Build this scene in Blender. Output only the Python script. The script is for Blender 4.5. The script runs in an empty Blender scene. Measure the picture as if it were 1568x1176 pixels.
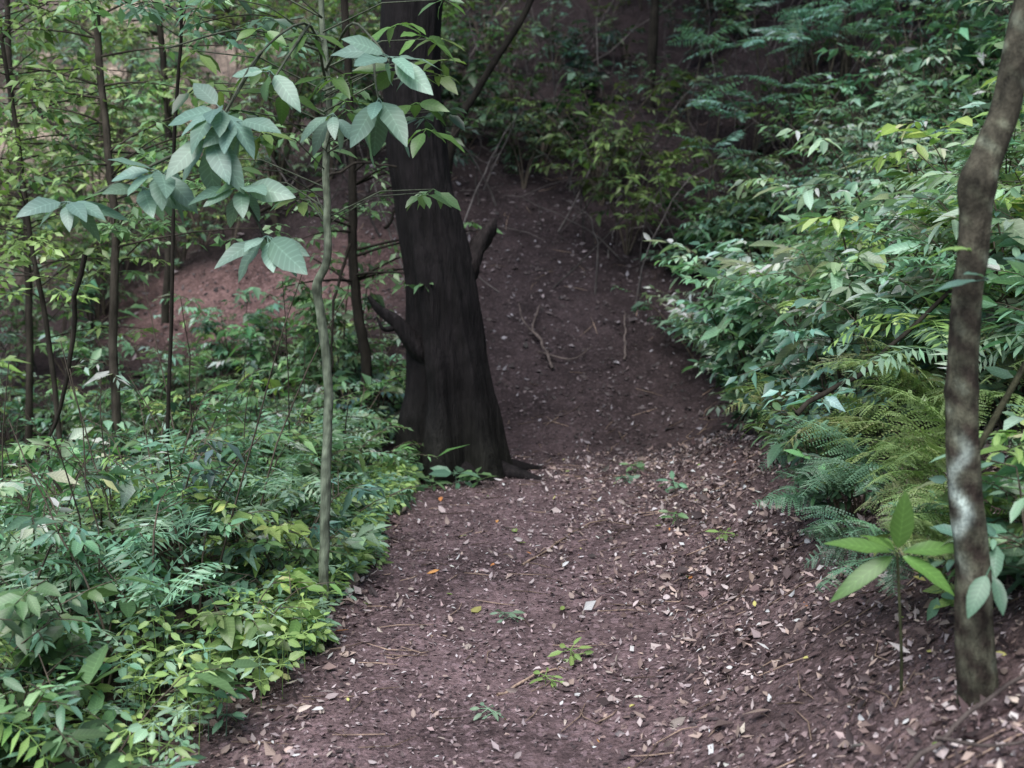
import bpy, math, numpy as np
from mathutils import Vector
R = np.random.default_rng(7)
sc = bpy.context.scene
def U(a,b,n=None): return R.uniform(a,b,n)
def nz(v): return v/np.maximum(np.linalg.norm(v,axis=-1,keepdims=True),1e-9)
UP=np.array([0,0,1.0])

# ------------------------------------------------------------ terrain
_k=[(R.uniform(0,6.28),f,R.uniform(0,6.28),a) for f,a in
    [(0.7,.06),(1.1,.05),(1.9,.03),(2.7,.02),(4.3,.012),(6.1,.010),(9.0,.007),(13.,.005),(17.,.004),(23.,.003)]]
def bumpy(x,y):
    s=0
    for a,f,p,m in _k:
        s=s+m*np.sin(f*(x*np.cos(a)+y*np.sin(a))+p+1.3*np.sin(.6*f*(y*np.cos(a)-x*np.sin(a))))
    return s
def sp(v,k=6.0): return np.logaddexp(0,v*k)/k
def pathL(y): return np.interp(y,[-5,2,3.1,4.1,5.5,6.5,7.4,8.2,12],[-1.3,-1.15,-1.0,-.82,-.73,-.68,-.45,-.35,-.2])+.035*np.sin(5.3*y)+.02*np.sin(12.7*y)
def pathR(y): return np.interp(y,[-5,2,4,6,8,12],[.8,.75,.85,1.0,1.1,1.2])
def H(x,y):
    x=np.asarray(x,float); y=np.asarray(y,float)
    e=.45+.16*(np.clip(y,-6,12)-2.6)
    r=.60*sp(x-e)
    r=np.where(r>7,7+ (r-7)*.3,r)
    l=-.30*sp(-x-.95)+.16*sp(-x-3.2,2)
    l=np.maximum(l,-2.2)
    f=.62*sp(y-8.3,2.5)-.16*np.exp(-((y-8.2)/.9)**2)
    f=np.where(f>22,22+(f-22)*.3,f)
    w=np.clip((np.abs(x-.1)-.7)/1.2,0,1)*.7+.3+np.clip((y-8)/3,0,1)*.8
    return r+l+f+bumpy(x,y)*w
def Nrm(x,y,e=.03):
    return nz(np.stack([-(H(x+e,y)-H(x-e,y))/(2*e),-(H(x,y+e)-H(x,y-e))/(2*e),np.ones_like(x)],-1))

# ------------------------------------------------------------ materials
def newmat(n):
    m=bpy.data.materials.new(n); m.use_nodes=True
    nt=m.node_tree; nt.nodes.clear(); return m,nt,nt.nodes,nt.links
def mixc(N,Lk,fac,a,b,mode='MIX'):
    n=N.new('ShaderNodeMix'); n.data_type='RGBA'; n.blend_type=mode
    for s,v in ((n.inputs[0],fac),(n.inputs[6],a),(n.inputs[7],b)):
        if hasattr(v,'is_output'): Lk.new(v,s)
        elif isinstance(v,(int,float)): s.default_value=v
        else: s.default_value=(*v,1)
    return n.outputs[2]
def ramp(N,Lk,src,stops):
    n=N.new('ShaderNodeValToRGB'); Lk.new(src,n.inputs[0]); e=n.color_ramp.elements
    while len(e)<len(stops): e.new(.5)
    for i,(p,c) in enumerate(stops):
        e[i].position=p; e[i].color=(*c,1) if not isinstance(c,(int,float)) else (c,c,c,1)
    return n.outputs[0]
def noise(N,Lk,vec,scale,detail=4,rough=.6):
    n=N.new('ShaderNodeTexNoise'); n.inputs['Scale'].default_value=scale
    n.inputs['Detail'].default_value=detail; n.inputs['Roughness'].default_value=rough
    Lk.new(vec,n.inputs['Vector']); return n.outputs[0]

def foliage_mat(name,rough=.36,trans=.28,tint=(1.2,1.4,.75)):
    m,nt,N,Lk=newmat(name)
    at=N.new('ShaderNodeAttribute'); at.attribute_name='Col'
    lf=N.new('ShaderNodeAttribute'); lf.attribute_name='lf'
    sx=N.new('ShaderNodeSeparateXYZ'); Lk.new(lf.outputs['Vector'],sx.inputs[0])
    ab=N.new('ShaderNodeMath'); ab.operation='ABSOLUTE'; Lk.new(sx.outputs[0],ab.inputs[0])
    rib=ramp(N,Lk,ab.outputs[0],[(0,1.3),(.09,1.0),(.8,.95),(1,.85)])
    c=mixc(N,Lk,1.0,at.outputs['Color'],rib,'MULTIPLY')
    # side veins: a saw of t shifted by |c|
    v1=N.new('ShaderNodeMath'); v1.operation='MULTIPLY_ADD'; Lk.new(ab.outputs[0],v1.inputs[0]); v1.inputs[1].default_value=-.16; Lk.new(sx.outputs[1],v1.inputs[2])
    v2=N.new('ShaderNodeMath'); v2.operation='MULTIPLY'; Lk.new(v1.outputs[0],v2.inputs[0]); v2.inputs[1].default_value=56
    v3=N.new('ShaderNodeMath'); v3.operation='SINE'; Lk.new(v2.outputs[0],v3.inputs[0])
    vv=ramp(N,Lk,v3.outputs[0],[(.0,.93),(.85,1.0),(1,1.22)])
    c=mixc(N,Lk,1.0,c,vv,'MULTIPLY')
    p=N.new('ShaderNodeBsdfPrincipled'); Lk.new(c,p.inputs['Base Color'])
    p.inputs['Roughness'].default_value=rough
    o=N.new('ShaderNodeOutputMaterial')
    if trans>0:
        t=N.new('ShaderNodeBsdfTranslucent'); c2=mixc(N,Lk,1.0,c,tint,'MULTIPLY'); Lk.new(c2,t.inputs[0])
        mx=N.new('ShaderNodeMixShader'); mx.inputs[0].default_value=trans
        Lk.new(p.outputs[0],mx.inputs[1]); Lk.new(t.outputs[0],mx.inputs[2]); Lk.new(mx.outputs[0],o.inputs[0])
    else: Lk.new(p.outputs[0],o.inputs[0])
    return m
def bark_mat(name,sc_=(14,14,2.5),contrast=(.55,1.5),bump=.6,rough=.85):
    m,nt,N,Lk=newmat(name)
    at=N.new('ShaderNodeAttribute'); at.attribute_name='Col'
    tc=N.new('ShaderNodeTexCoord'); mp=N.new('ShaderNodeMapping'); mp.inputs['Scale'].default_value=sc_
    Lk.new(tc.outputs['Object'],mp.inputs[0])
    a=noise(N,Lk,mp.outputs[0],1.6,5,.7); b=noise(N,Lk,tc.outputs['Object'],9,3)
    v=ramp(N,Lk,a,[(.3,contrast[0]),(.7,contrast[1])])
    c=mixc(N,Lk,1.0,at.outputs['Color'],v,'MULTIPLY')
    v2=ramp(N,Lk,b,[(.35,.7),(.68,1.4)])
    c=mixc(N,Lk,1.0,c,v2,'MULTIPLY')
    p=N.new('ShaderNodeBsdfPrincipled'); Lk.new(c,p.inputs['Base Color']); p.inputs['Roughness'].default_value=rough
    p.inputs['Specular IOR Level'].default_value=.2
    bp=N.new('ShaderNodeBump'); bp.inputs['Strength'].default_value=bump; bp.inputs['Distance'].default_value=.03
    Lk.new(a,bp.inputs['Height']); Lk.new(bp.outputs[0],p.inputs['Normal'])
    o=N.new('ShaderNodeOutputMaterial'); Lk.new(p.outputs[0],o.inputs[0]); return m
def ground_mat():
    m,nt,N,Lk=newmat('forest_soil')
    at=N.new('ShaderNodeAttribute'); at.attribute_name='Col'
    tc=N.new('ShaderNodeTexCoord'); ob=tc.outputs['Object']
    big=noise(N,Lk,ob,1.7,2,.6); mid=noise(N,Lk,ob,7,5,.7); fine=noise(N,Lk,ob,55,3,.7)
    vo=N.new('ShaderNodeTexVoronoi'); vo.inputs['Scale'].default_value=52; Lk.new(ob,vo.inputs['Vector'])
    vs=N.new('ShaderNodeSeparateColor'); Lk.new(vo.outputs['Color'],vs.inputs[0])
    c=mixc(N,Lk,1.0,at.outputs['Color'],ramp(N,Lk,mid,[(.3,.5),(.68,1.5)]),'MULTIPLY')
    c=mixc(N,Lk,1.0,c,ramp(N,Lk,big,[(.35,.70),(.65,1.25)]),'MULTIPLY')
    c=mixc(N,Lk,1.0,c,ramp(N,Lk,fine,[(.3,.55),(.7,1.5)]),'MULTIPLY')
    fl=ramp(N,Lk,vs.outputs[0],[(.68,0.0),(.82,.65)])
    c=mixc(N,Lk,fl,c,mixc(N,Lk,1.0,at.outputs['Color'],mixc(N,Lk,vs.outputs[1],(.4,.4,.4),(2.5,2.6,2.7)),'MULTIPLY'))
    p=N.new('ShaderNodeBsdfPrincipled'); Lk.new(c,p.inputs['Base Color']); p.inputs['Roughness'].default_value=.9
    p.inputs['Specular IOR Level'].default_value=.2
    bp=N.new('ShaderNodeBump'); bp.inputs['Strength'].default_value=1.0; bp.inputs['Distance'].default_value=.025
    Lk.new(fine,bp.inputs['Height']); Lk.new(bp.outputs[0],p.inputs['Normal'])
    o=N.new('ShaderNodeOutputMaterial'); Lk.new(p.outputs[0],o.inputs[0]); return m
FOL=foliage_mat('leaf_green'); LIT=foliage_mat('dead_leaf',.7,0)
BARK=bark_mat('bark'); DARK=bark_mat('dark_bark',(16,16,1.6),(.35,2.0),1.0,.75)
LICH=bark_mat('lichen_bark',(20,20,9),(.4,1.8),.7,.85); SOIL=ground_mat()

# ------------------------------------------------------------ mesh batches
TT={0:[0,.08,.22,.42,.62,.82,.94,1],1:[0,.28,.68,1],2:[0,.42,1]}
def prof(t): 
    t=np.asarray(t); return np.maximum(np.sin(np.pi*t**.85)**.85*1.0,.03)
def mkmesh(name,V,Q,C,LF,MI,mats,smooth=True):
    me=bpy.data.meshes.new(name); n=len(V); m=len(Q)
    me.vertices.add(n); me.vertices.foreach_set('co',V.astype(np.float32).ravel())
    me.loops.add(4*m); me.loops.foreach_set('vertex_index',Q.astype(np.int32).ravel())
    me.polygons.add(m); me.polygons.foreach_set('loop_start',np.arange(m,dtype=np.int32)*4)
    me.polygons.foreach_set('material_index',MI.astype(np.int32))
    me.polygons.foreach_set('use_smooth',np.full(m,smooth))
    me.update(calc_edges=True)
    a=me.color_attributes.new('Col','FLOAT_COLOR','POINT')
    a.data.foreach_set('color',np.hstack([C,np.ones((n,1))]).astype(np.float32).ravel())
    a=me.attributes.new('lf','FLOAT_VECTOR','POINT'); a.data.foreach_set('vector',LF.astype(np.float32).ravel())
    for t in mats: me.materials.append(t)
    o=bpy.data.objects.new(name,me); sc.collection.objects.link(o); return o
class Batch:
    def __init__(s): s.L={0:[],1:[],2:[]}; s.tv=[];s.tq=[];s.tc=[];s.n=0
    def leaves(s,kind,pos,d,n,L,W,col,curv,fold=.25):
        N=len(pos); f=lambda v: np.broadcast_to(np.asarray(v,float),(N,))
        s.L[kind].append((pos,nz(d),n*np.ones((N,3)),f(L),f(W),np.broadcast_to(col,(N,3)),f(curv),f(fold)))
    def tube(s,pts,rad,col,sides=4,cf=None,rf=None):
        P=np.asarray(pts,float); K=len(P); rad=np.broadcast_to(rad,(K,))
        T=nz(np.gradient(P,axis=0)); ref=np.array([1,0,0.]) if abs(T[:,0]).mean()<.8 else np.array([0,1.,0])
        A=nz(np.cross(T,ref)); B=np.cross(T,A)
        th=np.arange(sides)*2*np.pi/sides
        rr=rad[:,None]*np.ones((1,sides))
        if rf is not None: rr=rr*rf(P[:,2][:,None],th[None,:])
        V=P[:,None]+rr[...,None]*(A[:,None]*np.cos(th)[None,:,None]+B[:,None]*np.sin(th)[None,:,None])
        V=V.reshape(-1,3)
        i=np.arange(K-1)[:,None]*sides; j=np.arange(sides)[None]; j2=(j+1)%sides
        Q=np.stack([i+j,i+j2,i+sides+j2,i+sides+j],-1).reshape(-1,4)
        c=np.broadcast_to(col,(len(V),3)).copy() if cf is None else cf(V,np.broadcast_to(col,(len(V),3)).copy())
        s.tv.append(V);s.tq.append(Q+s.n);s.tc.append(c);s.n+=len(V)
    def build(s,name,mats):
        Vs=list(s.tv);Qs=list(s.tq);Cs=list(s.tc);off=s.n
        LFs=[np.tile([.5,.5,0],(off,1))] if off else []
        MI=[np.ones(sum(len(q) for q in s.tq),int)]
        for k,lst in s.L.items():
            if not lst: continue
            pos,d,n,L,W,C,cv,fo=[np.concatenate([x[i] for x in lst]) for i in range(8)]
            sd=nz(np.cross(d,n)); n=np.cross(sd,d)
            t=np.array(TT[k]); w=prof(t); c=np.array([-1,0,1.]); rows=len(t); N=len(pos)
            tt=np.repeat(t,3); ww=np.repeat(w,3); cc=np.tile(c,rows)
            V=(pos[:,None]+d[:,None]*(tt[None,:]*L[:,None])[...,None]
               +sd[:,None]*(cc*ww*W[:,None]/2)[...,None]
               +n[:,None]*(np.abs(cc)*ww*W[:,None]*fo[:,None]-cv[:,None]*tt**2*L[:,None])[...,None])
            if k==0:   # wavy blade edge on the large leaves
                ph=R.uniform(0,6.28,(N,1)); V=V+n[:,None]*(np.sin(tt[None]*11+ph+cc[None]*1.3)*np.abs(cc)[None]*ww[None]*W[:,None]*.07)[...,None]
            V=V.reshape(-1,3)
            q=[]
            for r in range(rows-1):
                for a in range(2): b=r*3+a; q.append([b,b+1,b+4,b+3])
            q=np.array(q); Q=(q[None]+(np.arange(N)*rows*3)[:,None,None]).reshape(-1,4)+off
            Vs.append(V);Qs.append(Q);Cs.append(np.repeat(C,rows*3,0)); off+=len(V)
            LFs.append(np.stack([np.tile(cc,N),np.tile(tt,N),np.zeros(N*rows*3)],-1)); MI.append(np.zeros(len(Q),int))
        return mkmesh(name,np.vstack(Vs),np.vstack(Qs),np.vstack(Cs),np.vstack(LFs),np.concatenate(MI),mats)
def spline(pts,n):
    P=np.asarray(pts,float); K=len(P); E=np.vstack([2*P[0]-P[1],P,2*P[-1]-P[-2]])
    u=np.linspace(0,K-1,n); i=np.minimum(u.astype(int),K-2); t=(u-i)[:,None]
    p0,p1,p2,p3=E[i],E[i+1],E[i+2],E[i+3]
    return .5*(2*p1+(p2-p0)*t+(2*p0-5*p1+4*p2-p3)*t**2+(3*p1-p0-3*p2+p3)*t**3)
def bez(a,b,c,n):
    t=np.linspace(0,1,n)[:,None]; return (1-t)**2*a+2*t*(1-t)*b+t*t*c

TEAL=np.array([.145,.270,.175]); MID=np.array([.125,.220,.10]); YEL=np.array([.28,.42,.14])
DK=np.array([.036,.068,.038]); BLU=np.array([.105,.19,.15]); PALE=np.array([.28,.43,.29])
WOOD=np.array([.11,.09,.07])
def jit(col,n,s=.25,h=.12):
    h=h*.65
    return np.clip(np.asarray(col)*np.exp(R.normal(0,s,(n,1)))*np.exp(R.normal(0,h,(n,3))*[1,.4,1]),0.003,.60)

def shrub(b,base,h,spread,nst,ll,col,kind=1,wr=.42,tw=5,nl=6,az0=None,azw=3.14,wood=WOOD,droop=.25,lsig=.35,t0=.3):
    base=np.asarray(base,float)
    for _ in range(nst):
        az=U(-3.14,3.14) if az0 is None else az0+U(-azw,azw)
        o=np.array([math.cos(az),math.sin(az),0])
        hh=h*U(.55,1.05); s_=spread*U(.25,1)
        tip=base+o*s_+UP*hh; mid=base+o*s_*U(.1,.5)+UP*hh*U(.6,.9)+R.normal(0,.04,3)*h
        P=bez(base-UP*.05,mid,tip,6); r0=.004+.005*h
        b.tube(P,np.linspace(r0,.0018,6),wood,4)
        cols=jit(col,1,.28,.10)[0]
        ts=np.sort(U(t0,1,tw)); 
        for t in list(ts)+[1.0]:
            p=(1-t)**2*P[0]+2*t*(1-t)*mid+t*t*tip
            a2=az+U(-1.9,1.9) if t<1 else az
            d=nz(np.array([math.cos(a2),math.sin(a2),U(-.15,.55)])); tl=ll*U(1.3,3.0)
            e=p+d*tl-UP*tl*.12
            b.tube([p,(p+e)/2+UP*tl*.04,e],[.0022,.0018,.0012],wood*1.1,3)
            n=nl+1; f=np.linspace(.2,1,n)[:,None]; pos=p+(e-p)*f
            sd=np.cross(d,UP); sg=np.where(np.arange(n)%2==0,1,-1)[:,None]*1.0; sg[-1]=0
            dd=nz(d*U(.45,.9,(n,1))+sd*sg*U(.6,1,(n,1))+UP*(R.normal(-droop,.28,(n,1))))
            nn=nz(UP+R.normal(0,.38,(n,3))+o*.25)
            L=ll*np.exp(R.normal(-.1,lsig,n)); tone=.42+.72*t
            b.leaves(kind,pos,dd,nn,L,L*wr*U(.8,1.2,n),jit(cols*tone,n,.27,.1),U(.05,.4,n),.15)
def fern(b,base,nf,L,col,az0=0,azw=3.14,bip=False,kind=1,el=(.6,1.2),npn=22,pw=.20,bend=(.9,1.6),wf=.8):
    for k in range(nf):
        az=az0+U(-azw,azw); l=L*U(.65,1.1); e0=U(*el); bd=U(*bend); n=npn
        s_=np.linspace(0,1,n); an=e0-bd*s_**1.3; st=l/(n-1)
        hx=np.concatenate([[0],np.cumsum(np.cos(an[:-1])*st)]); vz=np.concatenate([[0],np.cumsum(np.sin(an[:-1])*st)])
        azs=az+U(-.35,.35)*s_
        o=np.stack([np.cos(azs),np.sin(azs),0*azs],-1); P=np.asarray(base)+o*hx[:,None]+UP*vz[:,None]
        T=nz(np.gradient(P,axis=0)); S=nz(np.cross(T,UP)+R.normal(0,.22,3)); Nn=np.cross(S,T)
        c0=jit(col,1,.22,.06)[0]
        b.tube(P,np.linspace(.003,.0008,n),c0*.8,3)
        m=s_>.14; pl=l*pw*np.sin(np.pi*np.clip((s_-.08)/.97,0,1)**.62)**.9+.006
        for sg in (-1,1):
            d=nz(S*sg+T*.35+R.normal(0,.11,(n,3))-UP*.15)[m]; pp=P[m]; ll=pl[m]*U(.8,1.1,m.sum()); nn=Nn[m]+R.normal(0,.28,(m.sum(),3))
            if not bip:
                b.leaves(kind,pp,d,nn,ll,l/n*wf*np.ones(len(ll)),jit(c0,len(ll),.14,.06),.12,.1)
            else:
                q=9; f=np.linspace(.06,.97,q); pc=jit(c0,len(ll),.16,.05)
                for s2 in (-1,1):
                    pos=(pp[:,None]+d[:,None]*(ll[:,None]*f)[...,None]-nn[:,None]*(ll[:,None]*U(.05,.35,(len(ll),1))*f**2)[...,None]).reshape(-1,3)
                    sd=nz(np.cross(d,nn))*s2
                    dd=nz(sd[:,None]*1+d[:,None]*.6+R.normal(0,.12,(len(ll),q,3))).reshape(-1,3)
                    lt=(ll[:,None]*.135*(1.05-f*.75)).reshape(-1)+.002
                    b.leaves(2,pos,dd,np.repeat(nn,q,0),lt,np.repeat(ll,q)/q*.85,jit(1,len(pos),.1,.04)*np.repeat(pc,q,0),.1,.08)
def rosette(b,p,n,L,W,col,az0=0,down=.35,spread=3.14,kind=0,dj=.25,tilt=None,face=.5,fold=.12,nj=.2):
    p=np.asarray(p,float)
    az=az0+np.linspace(-spread,spread,n,endpoint=spread<3)+R.normal(0,.25,n)
    d=np.stack([np.cos(az),np.sin(az),-down+R.normal(0,dj,n)],-1)
    if tilt is not None: d=d+np.asarray(tilt)
    d=nz(d); nn=nz(UP*1.0+np.array([0,-face,0])+R.normal(0,nj,(n,3)))
    l=L*U(.6,1.15,n); cc=jit(col,n,.15,.06); st=d*.03
    b.leaves(kind,p+st,d,nn,l,W*l/L*U(.85,1.15,n),cc,U(.08,.38,n),fold)
    for i in range(n): b.tube([p,p+st[i]],[.0025,.002],col*.8,3)

# ------------------------------------------------------------ ground + path
def axis(segs):
    o=[]
    for a,b_,st in segs: o+=list(np.arange(a,b_,st))
    return np.array(o+[segs[-1][1]])
gx=axis([(-70,-20,4),(-20,-6,.5),(-6,-2.4,.14),(-2.4,3.6,.05),(3.6,7,.14),(7,20,.5),(20,70,4)])
gy=axis([(-40,-4,2.5),(-4,1.6,.2),(1.6,9.5,.05),(9.5,14,.09),(14,24,.3),(24,80,3)])
X,Y=np.meshgrid(gx,gy); Z=H(X,Y)
V=np.stack([X,Y,Z],-1).reshape(-1,3); nx=len(gx); ny=len(gy)
i,j=np.meshgrid(np.arange(ny-1),np.arange(nx-1),indexing='ij'); q=i*nx+j
Q=np.stack([q,q+1,q+nx+1,q+nx],-1).reshape(-1,4)
xx,yy=V[:,0],V[:,1]
wob=.10*np.sin(yy*5.1+xx)+.07*np.sin(yy*11+2)
sm=lambda v,w: 1/(1+np.exp(-np.clip(v/w,-30,30)))
pm=sm(xx-pathL(yy)+wob*.6,.06)*sm(pathR(yy)-.15-xx+wob,.2)*sm(11.4-yy,.4)
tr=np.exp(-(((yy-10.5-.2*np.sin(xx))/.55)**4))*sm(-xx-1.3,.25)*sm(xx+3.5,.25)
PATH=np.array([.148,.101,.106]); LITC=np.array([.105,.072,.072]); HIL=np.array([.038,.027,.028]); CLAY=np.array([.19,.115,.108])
C=np.tile(LITC,(len(V),1)); hf=sm(yy-7.5,.4)[:,None]; C=C*(1-hf)+HIL*hf  # soil darkened past the tree, canopy shade put into the colour
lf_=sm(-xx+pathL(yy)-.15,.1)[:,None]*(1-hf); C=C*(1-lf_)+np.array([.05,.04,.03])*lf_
pc=PATH*(1-hf)+np.array([.043,.031,.033])*hf  # path takes the same painted shade beyond the tree
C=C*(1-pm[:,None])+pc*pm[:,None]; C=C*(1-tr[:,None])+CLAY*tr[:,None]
gl=(sm(-xx-3.6,.4)*sm(yy-12.6,.4)*sm(xx+7.5,.5))[:,None]*(.5+.5*np.sin(xx*3.1+yy)*np.sin(yy*2.3))[:,None]  # pale dry-clay patches; brightness of sunlit gaps painted into the soil colour
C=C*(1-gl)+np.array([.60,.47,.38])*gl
fc=V[Q].mean(1); fx,fy=fc[:,0],fc[:,1]
ispath=(fx>pathL(fy)+.05*np.sin(fy*9))&(fx<pathR(fy)+.06*np.sin(fy*7))&(fy<11)&(fy>-4)
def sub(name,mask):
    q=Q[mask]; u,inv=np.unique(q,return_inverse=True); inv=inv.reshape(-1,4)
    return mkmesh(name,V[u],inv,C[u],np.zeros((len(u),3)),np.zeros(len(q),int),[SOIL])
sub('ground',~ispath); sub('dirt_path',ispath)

# ------------------------------------------------------------ litter
b=Batch()
def litter(n,xr,yr,ls,pal,lift=.004,cond=None,kind=1,tj=.28):
    x=U(*xr,n); y=U(*yr,n)
    if cond is not None: k=cond(x,y); x,y=x[k],y[k]; n=len(x)
    z=H(x,y)+lift+U(0,.008,n); nn=nz(Nrm(x,y)+R.normal(0,tj,(n,3)))
    a=U(0,6.28,n); d=np.stack([np.cos(a),np.sin(a),np.zeros(n)],-1); d=nz(d-nn*(d*nn).sum(-1,keepdims=True))
    L=U(*ls,n)*np.exp(R.normal(0,.3,n)); pal=np.array(pal); c=pal[R.integers(0,len(pal),n)]*np.exp(R.normal(0,.3,(n,1)))
    b.leaves(kind,np.stack([x,y,z],-1),d,nn,L,L*U(.3,.7,n),np.clip(c,0,.55),R.normal(0,.3,n),U(-.2,.35,n))
P1=[(.28,.215,.22),(.20,.145,.145),(.10,.07,.07),(.40,.33,.34),(.06,.042,.044),(.24,.175,.175),(.13,.09,.09),(.045,.03,.032)]
P2=[(.34,.26,.25),(.22,.155,.14),(.48,.40,.39),(.11,.07,.07),(.36,.27,.23),(.06,.04,.04),(.045,.03,.03),(.16,.11,.10)]
P3=[(.08,.062,.064),(.05,.035,.035),(.028,.02,.02),(.13,.105,.11),(.04,.027,.027)]
clump=lambda x,y:.5+.5*np.sin(4.1*x+2.2*y+np.sin(3*y))*np.sin(3.3*y-2*x+1.5*np.sin(4*x))
thin_c=lambda x,y:U(0,1,len(x))<(.4+.6*np.clip(np.abs(x+.15-.02*y)/.7,0,1))*(.35+clump(x,y))
litter(32000,(-1.1,1.5),(2.2,8.0),(.008,.022),P1,.003,lambda x,y:U(0,1,len(x))<.5+.7*clump(x,y),2)
litter(24000,(.2,3.0),(1.8,8.0),(.014,.042),P2,.008,lambda x,y:U(0,1,len(x))<sm(x-.3-.07*y,.28)*(.5+.9*clump(x,y)),2,.5)
litter(3600,(-1.0,2.4),(2.2,7.8),(.016,.036),[(.38,.31,.31),(.48,.41,.41),(.33,.25,.22),(.42,.35,.31)],.009,thin_c,1,.45)
litter(110,(-1.0,2.0),(2.2,8),(.02,.045),[(.26,.36,.1),(.45,.42,.14),(.4,.16,.05)],.010)
litter(2600,(-1.7,-.6),(2.4,7),(.02,.05),P2,.01,lambda x,y:np.abs(x-pathL(y))<.3,2)
litter(13000,(-4,4),(7.8,15),(.02,.05),P3,.006,kind=2)
litter(700,(-1.5,2.5),(7.5,12),(.02,.045),[(.26,.24,.26),(.18,.155,.165)],.01,kind=2)
b.build('leaf_litter',[LIT,BARK])

def stick(name,pts,r,col,forks=()):
    b=Batch(); P=np.array([[x,y,float(H(x,y))+dz] for x,y,dz in pts]); S=spline(P,16)
    S+=R.normal(0,.005,S.shape); b.tube(S,np.linspace(r,r*.5,16),col,6)
    for f in forks:
        S=spline(np.array([[x,y,float(H(x,y))+dz] for x,y,dz in f]),10); b.tube(S,np.linspace(r*.7,r*.25,10),col,5)
    b.leaves(2,S[-1:],S[-1:]-S[-2:-1],UP[None],.02,.008,col[None],.1)
    return b.build(name,[LIT,BARK])
TAN=np.array([.36,.26,.20]); GRW=np.array([.15,.12,.11])
stick('fallen_stick',[(.05,5.0,.004),(.25,5.4,.007),(.42,5.7,.006),(.62,5.75,.004)],.006,TAN*.7)
stick('fallen_stick',[(-.05,3.65,.006),(.06,3.78,.010),(.14,3.85,.008),(.2,3.86,.004)],.006,TAN)
stick('fallen_branch',[(.34,9.05,.03),(.25,9.3,.10),(.18,9.5,.05),(.25,9.75,.06)],.014,GRW*.8,[[(.25,9.3,.10),(.10,9.45,.14),(.06,9.6,.18)],[(.22,9.2,.07),(.5,9.15,.05),(.68,9.3,.06)]])
stick('fallen_stick',[(.95,9.2,.03),(.98,9.5,.06),(1.0,9.75,.05)],.010,GRW)
stick('fallen_branch',[(.82,2.35,.02),(1.0,2.45,.05),(1.25,2.5,.06),(1.6,2.5,.05)],.008,GRW*.6,[[(1.0,2.45,.05),(1.1,2.3,.03),(1.3,2.2,.03)]])
b=Batch()
for k in range(560):
    x,y=U(-.9,2.2),U(2.2,8.6)
    if k>440: x,y=U(-2,2.5),U(8.5,13)
    a=U(-.4,1.4) if U(0,1)<.6 else U(0,6.28); l=U(.03,.24); q=np.array([x,y]); e=q+l*np.array([math.cos(a),math.sin(a)]); m=(q+e)/2+R.normal(0,.018,2)
    P=np.array([[p[0],p[1],float(H(p[0],p[1]))+.008] for p in (q,m,e)])
    b.tube(P,[.0018,.0026,.001],TAN*U(.15,1.2),4)
b.leaves(2,P[:1],UP[None]*0+[[1,0,0]],UP[None],.02,.01,TAN[None],.1)
b.build('fallen_twigs',[LIT,BARK])

# ------------------------------------------------------------ main tree
def crown(b,cx,cy,cz,rx,ry,rz,ncl,nlf,cr=.6,ll=(.12,.22),col=DK):
    c=nz(R.normal(0,1,(ncl,3)))*U(.35,1,(ncl,1))**.6*[rx,ry,rz]+[cx,cy,cz]
    p=(c[:,None]+R.normal(0,cr*.5,(ncl,nlf,3))*[1,1,.6]).reshape(-1,3); n=len(p)
    d=R.normal(0,1,(n,3))*[1,1,.5]-UP*.3; L=U(*ll,n)
    b.leaves(2,p,d,nz(UP+R.normal(0,.5,(n,3))),L,L*.5,jit(col,n,.25,.1),.2); return c
b=Batch()
TP=[(-.38,7.25,-.45),(-.39,7.22,-.05),(-.395,7.2,.54),(-.43,7.2,.97),(-.475,7.2,1.4),(-.56,7.2,1.82),(-.62,7.2,2.23),(-.65,7.22,2.64),(-.63,7.25,3.05),(-.5,7.3,4.2),(-.45,7.4,5.6),(-.6,7.5,7.2)]
TR=[.56,.38,.262,.232,.210,.182,.176,.176,.19,.19,.16,.1]
S=spline(TP,150); rr=np.interp(np.linspace(0,11,150),np.arange(12),TR)
def flute(z,t):
    a=.24*np.exp(-np.clip(z,-1,9)/.85)+.07
    return 1+a*(np.abs(np.sin(2.5*t+.5+.3*z))*1.5-.9)+a*.5*np.sin(7*t+1.7*z)+.024*np.sin(17*t+3*z)+.03*np.sin(5*z+3*t)+.014*np.sin(29*t+2*z)+.02*np.sin(11*z+2*t)
BK=np.array([.0082,.0067,.0072])
def moss(Vv,c):
    k=sm(.25-Vv[:,2],.15)[:,None]*.35; return c*(1-k)+np.array([.02,.024,.014])*k
b.tube(S,rr,BK,96,cf=moss,rf=flute)
b.tube(spline([(-.37,7.14,1.22),(-.28,7.16,1.38),(-.21,7.18,1.50),(-.15,7.2,1.60),(-.11,7.22,1.67)],18),np.interp(np.linspace(0,1,18),[0,.4,.75,1],[.09,.058,.045,.012]),np.array([.018,.014,.014]),18,rf=lambda z,t:1+.18*np.sin(3*t+19*z)+.12*np.sin(8*t+35*z))
b.tube(spline([(-.50,7.15,.72),(-.64,7.08,.86),(-.74,7.05,1.01),(-.86,7.05,1.10),(-.92,7.04,1.18)],18),np.linspace(.075,.012,18),BK*1.5,14,rf=lambda z,t:1+.14*np.sin(3*t+20*z))
b.tube(spline([(-.74,7.06,.98),(-.82,7.0,.97),(-.86,6.98,1.05)],8),np.linspace(.025,.006,8),BK*1.5,8)
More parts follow.
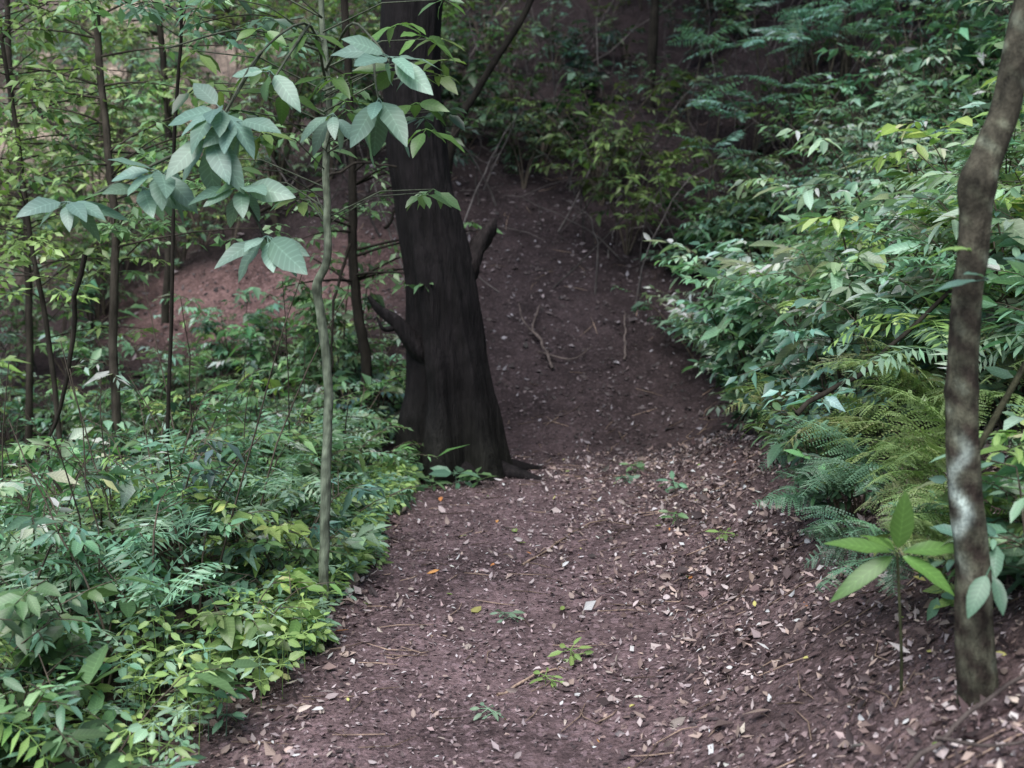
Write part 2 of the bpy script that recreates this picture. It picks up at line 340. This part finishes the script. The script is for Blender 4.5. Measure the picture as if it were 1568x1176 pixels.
for a,l in ((-.4,.60),(-1.2,.45),(-1.7,.35),(-2.2,.5),(-2.8,.5),(.4,.6),(3.4,.5)):
    c=math.cos(a);s=math.sin(a); pr=[]
    for t in (.25,.5,.75,1.0):
        x=-.39+c*l*t*1.15; y=7.2+s*l*t*1.15; pr.append((x,y,float(H(x,y))+.12*(1-t)-.02))
    b.tube(spline(pr,12),np.linspace(.10,.015,12),BK*1.2,10)
for k in range(7):
    a=k*.9; p0=S[118+k*4]; e=np.array([-.5+2.6*math.cos(a),7.5+2.4*math.sin(a),7.5+U(0,1.2)])
    b.tube(bez(p0,(p0+e)/2+UP*.5,e,10),np.linspace(.08,.02,10),BK,8)
crown(b,-.1,8.5,8.0,2.8,2.2,1.2,60,45,ll=(.2,.32))
b.build('large_forest_tree',[FOL,DARK])

# ------------------------------------------------------------ right slim tree
b=Batch()
RP=[(1.19,2.63,.25),(1.17,2.62,.45),(1.147,2.66,.793),(1.13,2.70,1.036),(1.13,2.72,1.198),(1.135,2.75,1.392),(1.15,2.76,1.555),(1.158,2.78,1.70),(1.188,2.79,1.781),(1.229,2.81,1.879),(1.256,2.83,2.007),(1.293,2.86,2.17),(1.4,2.9,2.7),(1.6,2.95,3.6),(1.7,3.0,4.6)]
S=spline(RP,190); rr=np.interp(np.linspace(0,14,190),np.arange(15),[.07,.050,.041,.040,.038,.036,.037,.040,.039,.036,.034,.033,.03,.025,.015])
def lich(Vv,c):
    x,y,z=Vv.T; s=np.sin(x*70+z*23)*np.sin(y*60-z*31+1)+.6*np.sin(z*90+x*50)
    up=sm(z-1.45,.12); k=(sm(s-.6+.9*(1-up),.15)*.5+.25*up)[:,None]; c=c*(1-k)+np.array([.12,.125,.085])*k
    k2=sm(s-1.0,.1)[:,None]*.5; c=c*(1-k2)+np.array([.16,.18,.14])*k2
    p=(sm(.012-np.abs(x-1.105+.02*np.sin(z*40)),.004)*sm(.13-np.abs(z-.94),.02)*sm(2.68-y,.01)*sm(s+.7,.2))[:,None]
    return c*(1-p)+np.array([.40,.48,.44])*p
b.tube(S,rr,np.array([.028,.021,.017]),32,cf=lich,rf=lambda z,t:1+.06*np.sin(3*t+9*z)+.04*np.sin(21*z+t)+.02*np.sin(7*t+47*z)+.14*np.exp(-((z-1.71)/.04)**2)+.1*np.exp(-((z-1.2)/.02)**2))
b.tube(spline([(1.14,2.72,.98),(1.25,2.8,1.12),(1.36,2.8,1.35),(1.45,2.82,1.6)],12),np.linspace(.010,.006,12),np.array([.06,.06,.035]),6)
for p,n,az,col,L in (((1.13,2.72,1.55),2,2.9,np.array([.30,.48,.16]),.15),((1.2,2.7,1.53),3,.3,BLU*1.6,.17),((1.16,2.68,1.48),2,-2.6,BLU*1.4,.14)):
    rosette(b,p,n,L,.045,col,az,.0,.5,0,.2)
rosette(b,(1.15,2.55,.80),2,.14,.055,TEAL*.9,-2.0,.8,.4)
crown(b,2.0,3.0,5.2,1.0,1.0,.7,5,40,ll=(.16,.26))
b.build('slim_forest_tree',[FOL,LICH])

b=Batch(); p=np.array([.985,2.72,.78]); g=float(H(1.06,2.84))
b.tube(spline([(1.06,2.84,g-.03),(1.03,2.78,g+.15),p],8),np.linspace(.005,.0035,8),np.array([.07,.08,.04]),6)
G=np.array([.12,.235,.06])
D=np.array([[-1,.0,.25],[.05,-.15,1],[-.95,-.3,-.45],[1,-.2,.25],[.8,-.5,-.35],[-.3,.9,.2],[-.5,-.5,.5]])
b.leaves(0,p+nz(D)*.015,D,nz(np.array([[0,-.5,1],[-.1,-1,.1],[0,-.7,.8],[0,-.5,1],[0,-.6,.9],[0,0,1.],[0,-.5,.8]])),[.17,.15,.19,.17,.15,.14,.10],[.052,.06,.05,.052,.05,.05,.035],jit(G,7,.15,.05),[.15,.1,.3,.2,.3,.2,.1],.10)
b.build('broadleaf_seedling',[FOL,BARK])

# ------------------------------------------------------------ sapling with large leaves
b=Batch()
SP=[(-.80,4.45,float(H(-.8,4.45))-.05),(-.785,4.46,.305),(-.777,4.51,.657),(-.769,4.55,.93),(-.79,4.57,1.20),(-.812,4.58,1.362),(-.769,4.58,1.47),(-.765,4.6,1.66),(-.769,4.62,1.876),(-.755,4.65,2.147),(-.783,4.68,2.55),(-.75,4.7,3.1),(-.8,4.7,3.9)]
S=spline(SP,140); SG=np.array([.15,.175,.125])
def mott(Vv,c):
    s=np.sin(Vv[:,2]*37+Vv[:,0]*90)*np.sin(Vv[:,2]*71+Vv[:,1]*60); return c*(1+.45*s[:,None])
b.tube(S,np.interp(np.linspace(0,1,140),[0,.5,1],[.022,.017,.009]),SG,12,cf=mott,rf=lambda z,t:1+.08*np.sin(31*z+t)+.14*np.sin(9*z)*np.sin(2*t)+.2*np.exp(-((z-1.36)/.02)**2))
PL=np.array([.23,.36,.29])
cl=[((-.95,3.68,1.99),9,.19,.4),((-.98,3.64,1.90),6,.18,.9),((-.90,3.66,1.95),5,.17,.6),((-1.155,3.65,1.79),9,.16,.5),((-1.22,3.68,1.74),6,.15,.5),((-1.454,3.64,1.69),10,.15,.5),((-.887,3.65,1.74),9,.15,.5),((-.80,3.62,1.58),8,.19,.6),
    ((-.40,3.71,2.16),7,.18,.4),((-.44,3.72,2.03),7,.18,1.1),((-.80,3.75,2.12),5,.15,.4),((-.62,3.9,2.0),5,.15,.7)]
for p,n,L,dn in cl: rosette(b,p,n,L,L*.42,PL*U(.8,1.15),U(0,6),dn,tilt=(0,-.4,0),face=.9,dj=.45,nj=.42,fold=.07)
for k in range(14):
    rosette(b,(U(-1.2,-.3),U(3.9,4.5),U(1.95,2.4)),4,.14,.055,np.array([.09,.17,.05])*U(.7,1.6),U(0,6),.3,nj=.4)
tw=[[(-.765,4.65,2.2),(-.75,4.2,2.35),(-.85,3.85,2.2),(-.95,3.68,1.96)],[(-.85,3.85,2.2),(-1.02,3.75,1.9),(-1.155,3.65,1.76)],[(-1.02,3.75,1.9),(-1.3,3.7,1.76),(-1.454,3.64,1.665)],
    [(-.95,3.68,1.96),(-.92,3.66,1.83),(-.887,3.65,1.71)],[(-.887,3.65,1.71),(-.84,3.63,1.64),(-.80,3.62,1.56)],[(-.765,4.65,2.25),(-.6,4.2,2.35),(-.48,3.9,2.25),(-.40,3.71,2.14)],[(-.48,3.9,2.25),(-.46,3.8,2.1),(-.44,3.72,2.02)],[(-.75,4.2,2.35),(-.78,3.95,2.2),(-.80,3.75,2.08)],
    [(-.75,4.5,2.3),(-1.0,4.3,2.35),(-1.25,4.1,2.25)],[(-.75,4.5,2.15),(-.5,4.3,2.2),(-.3,4.1,2.1)]]
for t in tw: b.tube(spline(t,14),np.linspace(.006,.003,14),SG*.5,6)
for k in range(34):
    z=U(1.6,2.7); a=U(0,6.28); p0=np.array([-.77,4.62,z]); e=p0+[.5*math.cos(a),.35*math.sin(a)-.1,.12]
    b.tube([p0,(p0+e)/2+UP*.05,e],[.004,.003,.002],SG*.6,4)
    rosette(b,e,5,.10,.042,[MID,YEL*.6,DK*1.3][k%3],a,.3,kind=1)
b.build('sapling_tree',[FOL,BARK])

def thin(name,pts,r,col,leaf=None,mat=BARK,ll=.085,lc=None,s0=14):
    b=Batch(); S=spline(pts,50); i_=np.arange(50); S+=np.stack([.006*np.sin(i_*.37+pts[0][0]*9),0*i_,0*i_],-1)
    b.tube(S,np.linspace(r,r*.6,50),col,10,rf=lambda z,t:1+.1*np.sin(13*z+t)+.06*np.sin(41*z+3*t))
    for k in range(leaf or 1):
        p0=S[R.integers(s0,49)]; a=U(0,6.28); l=U(.3,.95); e=p0+[l*math.cos(a),l*math.sin(a),U(-.1,.3)]
        b.tube(bez(p0,(p0+e)/2+UP*.06,e,5),np.linspace(r*.25,.002,5),col,4)
        c=(lc if lc is not None else MID)*U(.6,1.7)
        for f in (.3,.45,.6,.75,.88,1.): rosette(b,p0+(e-p0)*f+R.normal(0,.04,3),4,ll*U(.6,1.2),ll*.42,c,U(0,6),.3,kind=2,nj=.5)
    return b.build(name,[FOL,mat])
D1=np.array([.045,.038,.030])
thin('slender_tree',[(-2.2,5.95,-.5),(-2.18,5.95,.4),(-2.18,6,1.08),(-2.17,6.05,1.6),(-2.2,6.1,2.14),(-2.25,6.15,2.85),(-2.2,6.2,4.5)],.027,D1*1.3,44,lc=MID*1.3,s0=20)
thin('slender_tree',[(-2.5,6.1,-.4),(-2.58,6.1,.86),(-2.66,6.1,1.7),(-2.75,6.15,2.5),(-2.9,6.2,4)],.016,D1,44,lc=YEL*.8)
thin('slender_tree',[(-1.02,7.6,-.2),(-1.02,7.6,.6),(-1.07,7.6,1.1),(-1.1,7.6,1.52),(-1.08,7.6,2.0),(-1.15,7.7,3.4)],.042,D1*.5,24,lc=MID,s0=22)
thin('slender_tree',[(-.5,8.3,-.1),(-.52,8.2,1.2),(-.45,8.1,2.13),(-.22,8.15,2.65),(.15,8.2,3.26),(.5,8.3,4.2)],.034,D1*.5,3,s0=40)
thin('slender_tree',[(-1.75,5.3,-.4),(-1.62,5.2,1.2),(-1.53,5.15,2.2),(-1.47,5.1,2.7),(-1.4,5.1,3.8)],.010,D1*.6,16,lc=TEAL,s0=28)
thin('slender_tree',[(-3.6,8,-.2),(-3.5,8,1.5),(-3.55,8,2.6),(-3.5,8,5)],.028,D1,44,lc=YEL*.8,s0=14)
thin('slender_tree',[(-3.0,9.5,.8),(-2.9,9.5,2.2),(-2.95,9.5,3.6),(-2.9,9.5,6)],.035,D1*.9,34,lc=YEL*.7,s0=14)
b=Batch()
for pts in ([(-1.1,7.5,1.5),(-1.2,7.4,1.1),(-1.22,7.4,.75),(-1.26,7.4,.5)],[(-1.9,4.9,1.5),(-2.05,5,.9),(-2.15,5,.5),(-1.8,4.8,.1)],[(-3.0,7,2.4),(-2.6,6.8,2.05),(-2.2,6.5,2.0)],[(-.9,7.8,1.6),(-.7,7.9,1.9),(-.3,8,2.4)],
            [(1.1,4.2,.9),(1.5,4.3,1.15),(2.1,4.4,1.7),(2.4,4.5,2.0)],[(-1.6,7,1.7),(-1.3,7,1.85),(-1.0,7,2.0),(-.7,7.1,2.0)]):
    b.tube(spline(pts,20)+R.normal(0,.006,(20,3)),np.linspace(.012,.006,20),D1*.7,6)
for k in range(55):
    x=U(-3.6,-1.2); y=U(3.6,7.5); 
    if abs(x)>y*.55+.2: continue
    z=float(H(x,y)); e=np.array([x+U(-.5,.5),y+U(-.3,.3),z+U(.6,1.5)]); p0=np.array([x,y,z])
    b.tube(bez(p0,(p0+e)/2+R.normal(0,.12,3),e,9)+R.normal(0,.006,(9,3)),np.linspace(.006,.002,9),WOOD*U(.5,1.6),4)
for k in range(270):
    x=U(-6,6); y=U(9.8,14.5)
    if -3.5<x<-1.3 and y<11.1: continue
    z=float(H(x,y)); h=U(.3,1.6); a=U(0,6.28); l=U(.4,1.6)
    p0=np.array([x,y,z]); e=p0+[l*math.cos(a),.4*l*math.sin(a),h]
    m=(p0+e)/2+R.normal(0,.15,3)+UP*.2; S=bez(p0,m,e,9)+R.normal(0,.012,(9,3))
    b.tube(S,np.linspace(U(.005,.012),.003,9),np.array([.13,.115,.11])*U(.3,1.4),4)
    for f in (4,6,7):
        q=S[f]; e2=q+R.normal(0,.22,3); b.tube([q,(q+e2)/2+R.normal(0,.02,3),e2],[.005,.003,.002],np.array([.12,.105,.10])*.8,3)
b.leaves(2,p0[None],UP[None],np.array([[1.,0,0]]),.05,.02,MID[None],.1)
b.build('hanging_vines',[FOL,BARK])

# ------------------------------------------------------------ left undergrowth
b=Batch(); cnt=0
pal=[TEAL,TEAL*1.3,MID,BLU,PALE,PALE*1.15,DK*1.8,TEAL*1.2,YEL*.8,MID*1.3]
while cnt<310:
    x=U(-5.2,-.7); y=U(2.7,9.4); ed=float(pathL(y))-x
    if ed<.12 or abs(x)>y*.58+.5: continue
    if y>7 and ed<.5: continue
    cnt+=1
    hm=min(.25+ed*.75,.9)*U(.5,1.25)
    if y>6.6: hm*=.8
    c=pal[R.integers(0,len(pal))]
    ll=U(.04,.09); k=1 if y<4.2 else 2
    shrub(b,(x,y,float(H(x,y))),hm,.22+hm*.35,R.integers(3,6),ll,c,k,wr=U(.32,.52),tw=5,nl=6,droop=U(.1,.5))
b.build('undergrowth_shrubs',[FOL,BARK])
b=Batch()
for k in range(180):
    y=U(2.9,7.0); x=float(pathL(y))-U(.3,2.8); 
    if abs(x)>y*.56+.3: continue
    ed=float(pathL(y))-x
    fern(b,(x,y,float(H(x,y))+U(.1,.3)+min(ed,.9)*.35),R.integers(3,6),U(.25,.45),[TEAL*1.4,YEL,PALE*1.1,PALE][k%4],npn=R.integers(8,14),pw=U(.2,.3),kind=2,wf=.6,el=(.2,1.1))
b.build('pinnate_undergrowth',[FOL,BARK])
for (x,y,h,s,c,n) in ((-3.9,7.0,2.3,.9,YEL*.75,7),(-4.4,8.2,2.8,1.0,PALE*.7,8),(-2.9,8.4,1.3,.7,MID*1.3,6),(-1.75,8.7,1.1,.5,MID*1.2,6),(-2.3,9.2,.9,.6,TEAL,6),(-4.8,9.8,3.0,1.1,YEL*.8,8),(-1.3,8.2,1.6,.45,MID,6),(-4.3,11.5,2.4,1.2,YEL*.8,9),(-2.5,11.9,2.2,1.2,YEL*.65,10),(-5.6,12.2,3.0,1.3,YEL*.9,9),(-1.2,11.8,1.8,1.0,MID,9),(-3.4,11.8,1.7,1.0,MID*1.4,9),(-1.9,11.7,1.5,.9,TEAL,8),(-4.6,13,2.2,1.2,PALE*.7,9)):
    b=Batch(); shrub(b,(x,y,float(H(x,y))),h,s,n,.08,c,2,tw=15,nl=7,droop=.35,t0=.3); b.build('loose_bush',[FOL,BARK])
b=Batch()
for k in range(640):
    y=U(2.6,7.0); off=abs(R.normal(0,.22)); x=float(pathL(y))-off+.06
    if y<3.9: x=float(pathL(y))-U(-.08,1.0)
    if y>6.7 and off<.1: continue
    z=float(H(x,y)); n=R.integers(4,8); h=U(.02,.16)+(U(.04,.22) if y<3.9 else 0)
    c=[YEL*1.3,YEL,TEAL*1.4,PALE*1.2][R.integers(0,4)]
    b.tube([(x,y,z-.01),(x+U(-.02,.02),y,z+h)],[.002,.0015],c*.6,3)
    for f in (.55,1): rosette(b,(x,y,z+h*f),n,U(.03,.07),U(.016,.032),c,U(0,6),.05,kind=1,nj=.4)
b.build('ground_cover_plants',[FOL,BARK])
b=Batch()
for (x,y,c,L) in ((-.62,6.75,TEAL,.13),(-.35,6.68,TEAL,.14),(-.22,6.72,MID*1.5,.12),(-.5,6.6,MID,.1),(.12,3.75,YEL,.05),(.22,3.95,YEL*.9,.07),(-.08,3.5,PALE*.8,.04),(-.03,4.35,PALE*.8,.05),(.95,6.3,TEAL*1.4,.1),(.8,7.1,MID,.1),(.85,5.6,MID*1.4,.08),(1.35,3.1,YEL*.8,.1),(.7,6.7,TEAL,.07),(1.0,5.0,YEL*.8,.06)):
    z=float(H(x,y)); b.tube([(x,y,z-.01),(x,y,z+L*.6)],[.002,.0015],c*.6,3)
    rosette(b,(x,y,z+L*.6),6,L,L*.4,np.asarray(c),U(0,6),0,kind=1,nj=.4)
    rosette(b,(x+.02,y,z+L*.3),4,L*.8,L*.35,np.asarray(c),U(0,6),.1,kind=1,nj=.4)
b.build('seedlings',[FOL,BARK])

# ------------------------------------------------------------ right bank shrubs
b=Batch(); cnt=0
while cnt<200:
    y=U(3.3,10.5); x=U(1.0,6.2); ed=x-(1.18+.075*(y-4))
    if ed<.1 or x>y*.6+.6: continue
    if y<4.2 and x<2.0: continue
    cnt+=1; hm=min(.35+ed*.7,1.15)*U(.6,1.15)
    c=[TEAL*1.1,TEAL*1.3,TEAL,MID*1.2,BLU*1.3,PALE,PALE*1.1,DK*1.8][R.integers(0,8)]
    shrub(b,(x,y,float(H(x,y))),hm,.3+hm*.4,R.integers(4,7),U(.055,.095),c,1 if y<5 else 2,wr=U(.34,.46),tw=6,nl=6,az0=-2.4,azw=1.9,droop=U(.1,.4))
for k in range(18):
    x=U(1.36,2.2); y=U(2.55,3.4); shrub(b,(x,y,float(H(x,y))),U(.2,.45),.22,4,.065,[TEAL*1.2,YEL*.9,PALE][k%3],1,az0=None)
b.build('bank_shrubs',[FOL,BARK])
for (x,y,h,s,c,ll) in ((1.75,5.6,1.25,.75,PALE*1.1,.09),(1.6,6.9,1.2,.65,TEAL*1.4,.09),(2.3,5.2,1.2,.7,YEL,.09),(2.1,4.5,.95,.6,PALE*1.1,.09),(2.3,6.6,1.5,.8,PALE*1.1,.09),(2.7,4.6,1.1,.6,YEL*1.05,.09)):
    b=Batch(); shrub(b,(x,y,float(H(x,y))),h,s,12,ll,c,1,tw=8,nl=7,az0=-2.5,azw=1.7,droop=.25); b.build('leafy_bush',[FOL,BARK])

FY=np.array([.39,.58,.22])
for (x,y,n,L,az,w,c) in ((1.62,3.75,11,.62,2.9,.9,FY),(1.45,3.6,7,.5,-2.9,.9,FY*.95),(1.35,3.95,6,.5,-2.9,.8,TEAL*1.7),(1.42,3.2,7,.42,-2.3,.8,FY*.9),(1.95,3.6,9,.6,-2.4,1.6,FY),(1.1,3.55,3,.3,-2.0,.8,DK*1.8),(1.75,4.3,10,.62,-2.9,1.0,FY),(1.75,3.05,7,.5,-2.4,1.4,TEAL*1.6),(1.5,4.9,6,.5,-2.7,1,TEAL*1.6),
    (1.25,3.35,7,.36,-2.7,.9,TEAL*1.7),(2.1,4.1,10,.6,-2.6,1.2,FY),(1.6,4.55,8,.5,2.9,.9,FY*.9),(1.22,2.95,6,.32,-2.5,.9,FY*.9),(1.3,4.4,6,.4,-2.9,.9,TEAL*1.7),(2.2,3.4,7,.5,-2.4,1.2,FY),(1.9,5.0,8,.6,-2.7,1.1,FY),(2.5,4.4,7,.6,-2.5,1.2,FY),(1.4,2.75,7,.34,-2.2,1.6,TEAL*1.5),(1.5,5.6,7,.5,-2.9,1.0,YEL)):
    b=Batch(); fern(b,(x,y,float(H(x,y))+U(.12,.28)),n,L,c,az,w,True,npn=22,pw=.25,el=(.3,1.2)); b.build('fern',[FOL,BARK])
b=Batch()
for k in range(70):
    y=U(4,8.5); x=1.4+.075*(y-4)+U(0,2.0)
    fern(b,(x,y,float(H(x,y))+U(.35,.9)),5,U(.3,.5),[TEAL*1.4,YEL,PALE][k%3],az0=-2.5,azw=1.6,npn=13,pw=.26,kind=2,wf=.6,el=(.2,1.0))
b.build('pinnate_bank_plants',[FOL,BARK])

# ------------------------------------------------------------ hillside vegetation
b=Batch(); cnt=0
while cnt<420:
    y=U(9.0,18.0); x=U(-9.5,9.5)
    if abs(x)>y*.54+.5: continue
    gully=(-1.3<x<1.55+.1*(y-9)) and y<11.2
    if gully: continue
    if -3.5<x<-1.3 and y<11.1: continue
    if -1.5<x<3.0 and y<16 and U(0,1)<.25: continue
    cnt+=1; h=U(.35,1.0)
    c=[DK*1.3,MID*.7,BLU*.8,TEAL*.8,MID*.8,YEL*.45][R.integers(0,6)]
    if x<-1.5: c=[MID*1.2,YEL*.8,TEAL,PALE*.9][R.integers(0,4)]; h*=1.2
    shrub(b,(x,y,float(H(x,y))),h,.35+.4*h,R.integers(3,6),U(.05,.11),c,2,tw=5,nl=6)
for (x,y,h,s,c,ll,n) in ((1.1,10.6,1.1,.8,YEL*.55,.09,9),(.9,11.2,1.2,.9,YEL*.55,.09,9),(3.6,9.8,1.5,.9,TEAL*1.2,.11,11),(4.4,9.2,1.6,.9,TEAL*1.1,.11,11),(1.9,10.3,1.0,.7,MID,.09,9),(.3,11.8,1.0,.9,DK*1.5,.09,8),(-.5,12.3,1.1,.9,MID*.6,.09,8)):
    shrub(b,(x,y,float(H(x,y))),h,s,n,ll,c,2,tw=9,nl=7)
b.build('hillside_shrubs',[FOL,BARK])
b=Batch()
for k in range(26):
    p0=np.array([2.6+U(-1,1),11.2+U(-.4,.5),0]); p0[2]=float(H(p0[0],p0[1])); e=p0+[U(-.3,.3),-.2,U(.5,1.6)]
    b.tube(bez(p0,(p0+e)/2+R.normal(0,.05,3),e,6),np.linspace(.01,.004,6),WOOD,4)
    fern(b,e,5,U(.4,.65),BLU*2.6,npn=14,pw=.22,kind=2,el=(0,.6),bend=(.3,.8))
b.build('feathery_shrub',[FOL,BARK])

for (x,y,r,hh) in ((4.9,13.8,.10,7),(2.6,15.5,.12,8),(-1.5,14.5,.10,7.5),(.8,17,.14,8),(-4.2,16.5,.10,8),(6.6,10.5,.12,7),(-6.3,12.5,.08,7),(7.5,16,.15,8),(3.4,11.6,.05,6),(5.2,7.0,.08,6.5),(1.6,13.2,.05,6)):
    b=Batch(); g=float(H(x,y)); l=U(-.5,.5)
    S=spline([(x,y,g-.3),(x+l*.2,y,g+hh*.3),(x+l*.5+U(-.2,.2),y,g+hh*.6),(x+l,y,g+hh)],40)
    b.tube(S,np.linspace(r*1.25,r*.4,40),D1*U(.5,1.1),12,rf=lambda z,t:1+.08*np.sin(3*t+z)+.05*np.sin(7*z))
    for k in range(6):
        a=k*1.05+U(0,.5); p0=S[26+k*2]; e=p0+[U(1,2.2)*math.cos(a),U(1,2.2)*math.sin(a),U(.6,1.6)]
        b.tube(bez(p0,(p0+e)/2+UP*.3,e,8),np.linspace(r*.4,.015,8),D1,6)
    crown(b,x+l,y,g+hh*.95,2.6,2.6,1.3,34 if x>-1 else 8,34,.8,(.26,.42)); b.build('forest_tree',[FOL,BARK])

# ------------------------------------------------------------ light, world, camera
w=bpy.data.worlds.new('World'); sc.world=w; w.use_nodes=True; nt=w.node_tree
bg=nt.nodes['Background']; sky=nt.nodes.new('ShaderNodeTexSky'); sky.sky_type='NISHITA'; sky.sun_disc=False
EL,AZ=math.radians(60),math.radians(205)
sky.sun_elevation=EL; sky.sun_rotation=AZ; nt.links.new(sky.outputs[0],bg.inputs[0]); bg.inputs[1].default_value=.15
sd=bpy.data.lights.new('sun','SUN'); sd.energy=5.0; sd.angle=math.radians(50); sd.color=(1,.98,.95)
so=bpy.data.objects.new('sun',sd); sc.collection.objects.link(so)
dirv=Vector((math.sin(AZ)*math.cos(EL),math.cos(AZ)*math.cos(EL),math.sin(EL)))
so.rotation_euler=dirv.to_track_quat('Z','Y').to_euler(); so.location=(0,0,30)
cd=bpy.data.cameras.new('camera'); cd.sensor_width=36; cd.lens=38.6; cd.clip_end=400; cd.clip_start=.05
cd.dof.use_dof=True; cd.dof.focus_distance=4.3; cd.dof.aperture_fstop=2.6
co=bpy.data.objects.new('camera',cd); sc.collection.objects.link(co); co.location=(0,0,1.6); co.rotation_euler=(math.radians(82),0,0)
sc.camera=co
sc.view_settings.view_transform='Standard'; sc.view_settings.look='None'; sc.view_settings.exposure=0; sc.view_settings.gamma=1
